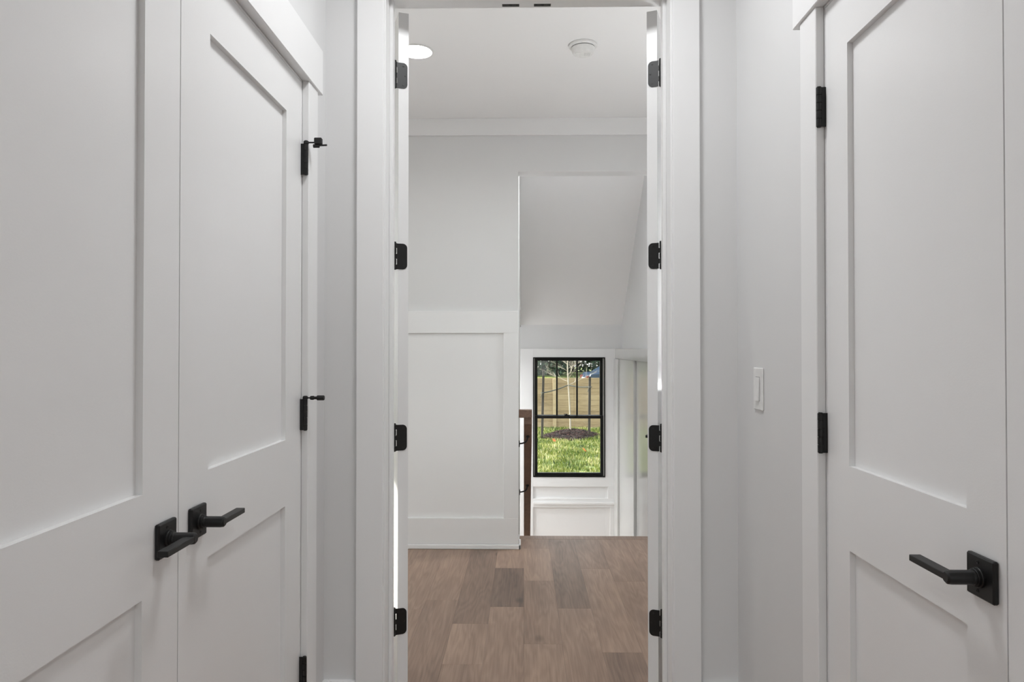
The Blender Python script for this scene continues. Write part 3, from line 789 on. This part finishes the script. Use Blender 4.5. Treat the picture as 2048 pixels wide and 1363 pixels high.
def strap(a, b, ring, label):
    mb = MB(); a = Vector(a); b = Vector(b); pts = []
    for i in range(9):
        t = i/8; p = a.lerp(b,t); p.z -= .02*math.sin(math.pi*t); pts.append(p)
    mb.tube(pts, .012, 8)
    ringpts = [Vector(ring)+Vector((.038*math.cos(q), .038*math.sin(q), 0)) for q in [2*math.pi*i/14 for i in range(15)]]
    mb.tube(ringpts, .010, 6)
    mb.tube([a+Vector((-.015,-.03,.0)), a+Vector((-.03,-.035,-.04)), a+Vector((-.05,-.035,-.11))], .007, 6)
    return tag(mb.build('tree_strap', M_STRAP), label, 'strap', 'straps holding the young tree')
strap((.425,Ys,.300), (.985,15.67,.455), (.42,Ys,.300), 'dark strap tying the trunk to the left stake')
strap((1.455,Ys,.430), (1.015,15.67,.455), (1.455,Ys,.430), 'dark strap tying the trunk to the right stake')

# fence
fe = empty('wooden_fence', (1.0,17.4,GZ)); tag(fe, 'low tan fence of horizontal wooden boards across the garden', 'fence')
M_FENCE = wood('fence_boards', ((.135,.092,.048), (.275,.20,.11), (.41,.32,.19)), 'X', 1.1, .75, contrast=1.0)
mb = MB(); bh = .1365; zb = -.68
for k in range(9):
    for j in range(-4, 5):
        x = .765 + 2.44*j; t = .35+.4*rng.random()
        mb.bbox(x+.001, x+2.439, 17.40, 17.422, zb+k*bh+.0015, zb+(k+1)*bh-.0015, .003, tone=t, seed=rng.random())
mb.bbox(-8.99, 12.9, 17.422, 17.428, zb, zb+9*bh-.01, .001, tone=.4, seed=.2)
keep(mb.build('board_panel', M_FENCE), fe)
for k in range(8):
    x = .765 + 2.44*(k-3)
    mb = MB(); mb.bbox(x-.045, x+.045, 17.36, 17.40, GZ-.1, zb+9*bh-.02, .004, tone=.95, seed=rng.random()); keep(mb.build('post', M_FENCE), fe)

# far lawn strip, trees behind
M_LEAF = attr_ramp('dark_leaves', [(0,(.006,.018,.010)), (.6,(.020,.055,.026)), (1,(.06,.12,.045))], rough=.6)
def leafy(name, c, rx, rz, n, label):
    r = empty(name, c); tag(r, label, 'tree', 'dark trees beyond the fence')
    mb = MB(); mb.cyl((0,0,-.1), (0,0,rz*.9), .13, .08, 10, tone=.3); mb.build('trunk', M_MULCH, r)
    v = []; f = []; tn = []
    for i in range(n):
        u = rng.uniform(-1,1); a = rng.random()*6.283; q = math.sqrt(1-u**4); k = .72+.3*rng.random()+.10*math.sin(5*a)*math.sin(6*u)
        p = Vector((rx*k*q*math.cos(a), rx*k*q*math.sin(a), rz*.5+rz*.56*k*u + .0))
        if p.z < .0: p.z = .05*rng.random()
        s = .06+.07*rng.random(); e = Euler((rng.random()*6.28, rng.random()*6.28, rng.random()*6.28)).to_matrix()
        o = len(v)
        for qv in ((-s,0,0),(0,-s*.5,0),(s,0,0),(0,s*.5,0)): v.append(p+e@Vector(qv))
        f.append((o,o+1,o+2,o+3)); tn.append(min(1,max(0,rng.gauss(.45,.25))))
    me = bpy.data.meshes.new('foliage'); me.from_pydata([tuple(p) for p in v], [], f)
    at = me.attributes.new('tone','FLOAT','FACE'); at.data.foreach_set('value', tn); me.materials.append(M_LEAF)
    o = bpy.data.objects.new('foliage', me); COL.objects.link(o); o.parent = r
    return r
for row, (ty, n0, hh, dens) in enumerate(((31.6, 6, 5.2, 8000), (35.6, 7, 6.6, 6500))):
    for i in range(n0):
        x = -5.3 + 3.1*i - (1.55 if row else 0); y = ty + .25*math.sin(2.1*i+row)
        place = ['farthest to the left', 'second from the left', 'third from the left', 'fourth from the left', 'fifth from the left', 'sixth from the left', 'farthest to the right'][i if i < n0-1 else 6]
        leafy('leafy_tree', (x,y,gz(x,y)-.05), 1.42, hh, dens, ('dark leafy tree in the front row beyond the fence, ' if row == 0 else 'taller dark tree in the back row beyond the fence, ')+place)
M_GRASS2 = attr_ramp('far_lawn', [(0,(.12,.155,.024)),(1,(.27,.29,.06))], rough=.8, noise=.7, nscale=6)
mb = MB(); vs = []; fs = []
for j in range(7):
    for i in range(25):
        x = -12+1*i; y = 24+.95*j; vs.append((x,y,gz(x,y)+.012))
for j in range(6):
    for i in range(24): a = j*25+i; fs.append((a,a+1,a+26,a+25))
mb.add(vs, fs, tone=.2); tag(mb.build('far_lawn', M_GRASS2), 'sunlit yellow green lawn beyond the fence', 'lawn', kind='structure')

# blue car beyond the fence
def car(loc, rz):
    r = empty('car', loc, rz); tag(r, 'dark blue car parked beyond the fence', 'car')
    blue = plain('blue_car_paint', (.012,.030,.065), .3); gl = plain('car_glass', (.02,.025,.03), .08); tyre = M_RUBBER
    prof = [(-2.15,.32),(2.1,.32),(2.18,.55),(2.12,.74),(1.25,.90),(.72,.94),(-1.30,.98),(-2.05,.92),(-2.2,.62)]
    mb = MB(); mb.prism(prof, -.86, .86, 'y'); mb.build('body', blue, r, bevel=.05)
    mb = MB(); a = [(-1.75,.95),(.85,.92),(.18,1.42),(-.95,1.45)]
    vs = [(x,-.80,z) for x,z in a[:2]]+[(x,-.62,z) for x,z in a[2:]]+[(x,.80,z) for x,z in a[:2]]+[(x,.62,z) for x,z in a[2:]]
    mb.add(vs, [(0,1,2,3),(7,6,5,4),(1,0,4,5),(2,1,5,6),(3,2,6,7),(0,3,7,4)]); mb.build('cabin', blue, r, bevel=.03)
    for s in (-1,1):
        mb = MB(); q = [(-1.35,1.0),(.62,.99),(.12,1.36),(-.88,1.38)]
        mb.add([(x, s*(.805-.18*(z-.95)/.5), z) for x,z in q]+[(x, s*(.785-.18*(z-.95)/.5), z) for x,z in q], [(0,1,2,3),(7,6,5,4),(0,4,5,1),(1,5,6,2),(2,6,7,3),(3,7,4,0)])
        mb.build('side_window', gl, r)
        for x in (-1.35,1.35):
            mb = MB(); mb.lathe([(.20,-.10),(.31,-.10),(.33,-.07),(.33,.07),(.31,.10),(.20,.10)], 24, Matrix.Translation((x,s*.80,.33)) @ Euler((R(90),0,0)).to_matrix().to_4x4()); w = mb.build('wheel', tyre, r)
        mb = MB(); mb.bbox(-2.20,-2.05,s*.68-.09,s*.68+.09,.68,.82,.02); mb.build('tail_light', plain('red_lamp', (.12,.008,.008), .3), r)
    mb = MB(); mb.bbox(-2.215,-2.17,-.26,.26,.62,.74,.004); mb.build('number_plate', M_PLAST, r)
    return r
car((4.55,28.0,-.60), R(5))

# fallen leaves
M_FALL = plain('orange_leaf', (.55,.17,.04), .7)
def leaf(x, y, label):
    mb = MB(); pts = []
    for i in range(16):
        a = 2*math.pi*i/16; rr = .04*(1+.35*math.cos(5*a)); pts.append((rr*math.cos(a), rr*math.sin(a)))
    mb.prism(pts, 0, .003, 'z'); o = mb.build('fallen_leaf', M_FALL, smooth=False)
    o.location = (x,y,gz(x,y)+.075); o.rotation_euler = (R(50),R(10),rng.random()*6)
    return tag(o, label, 'leaf', 'fallen leaves on the lawn')
leaf(1.12,12.95,'orange fallen leaf on the lawn right of the mound'); leaf(.63,14.55,'orange brown fallen leaf on the lawn left of the mound')

# ------------------------------------------------------------------ light
w = bpy.data.worlds.new('world'); SC.world = w; w.use_nodes = True
nt = w.node_tree; bg = nt.nodes['Background']; sk = nt.nodes.new('ShaderNodeTexSky')
sk.sky_type = 'NISHITA'; sk.sun_disc = False; sk.sun_elevation = R(36); sk.sun_rotation = R(-86)
hs = nt.nodes.new('ShaderNodeHueSaturation'); hs.inputs['Saturation'].default_value = .12
nt.links.new(sk.outputs[0], hs.inputs['Color']); nt.links.new(hs.outputs[0], bg.inputs['Color']); bg.inputs['Strength'].default_value = .55
sun = bpy.data.lights.new('sun', 'SUN'); sun.energy = 8.0; sun.angle = R(.6); sun.color = (1,.95,.86)
so = bpy.data.objects.new('sun', sun); COL.objects.link(so)
so.rotation_euler = Vector((.80,-.06,-.59)).to_track_quat('-Z','Y').to_euler()

SC.view_settings.view_transform = 'Standard'; SC.view_settings.look = 'None'; SC.view_settings.gamma = 1
SC.view_settings.use_curve_mapping = False; SC.view_settings.exposure = .5
try:
    SC.cycles.use_denoising = True
    SC.cycles.max_bounces = 12; SC.cycles.diffuse_bounces = 8; SC.cycles.transparent_max_bounces = 12
    SC.cycles.sample_clamp_indirect = 6
except Exception: pass
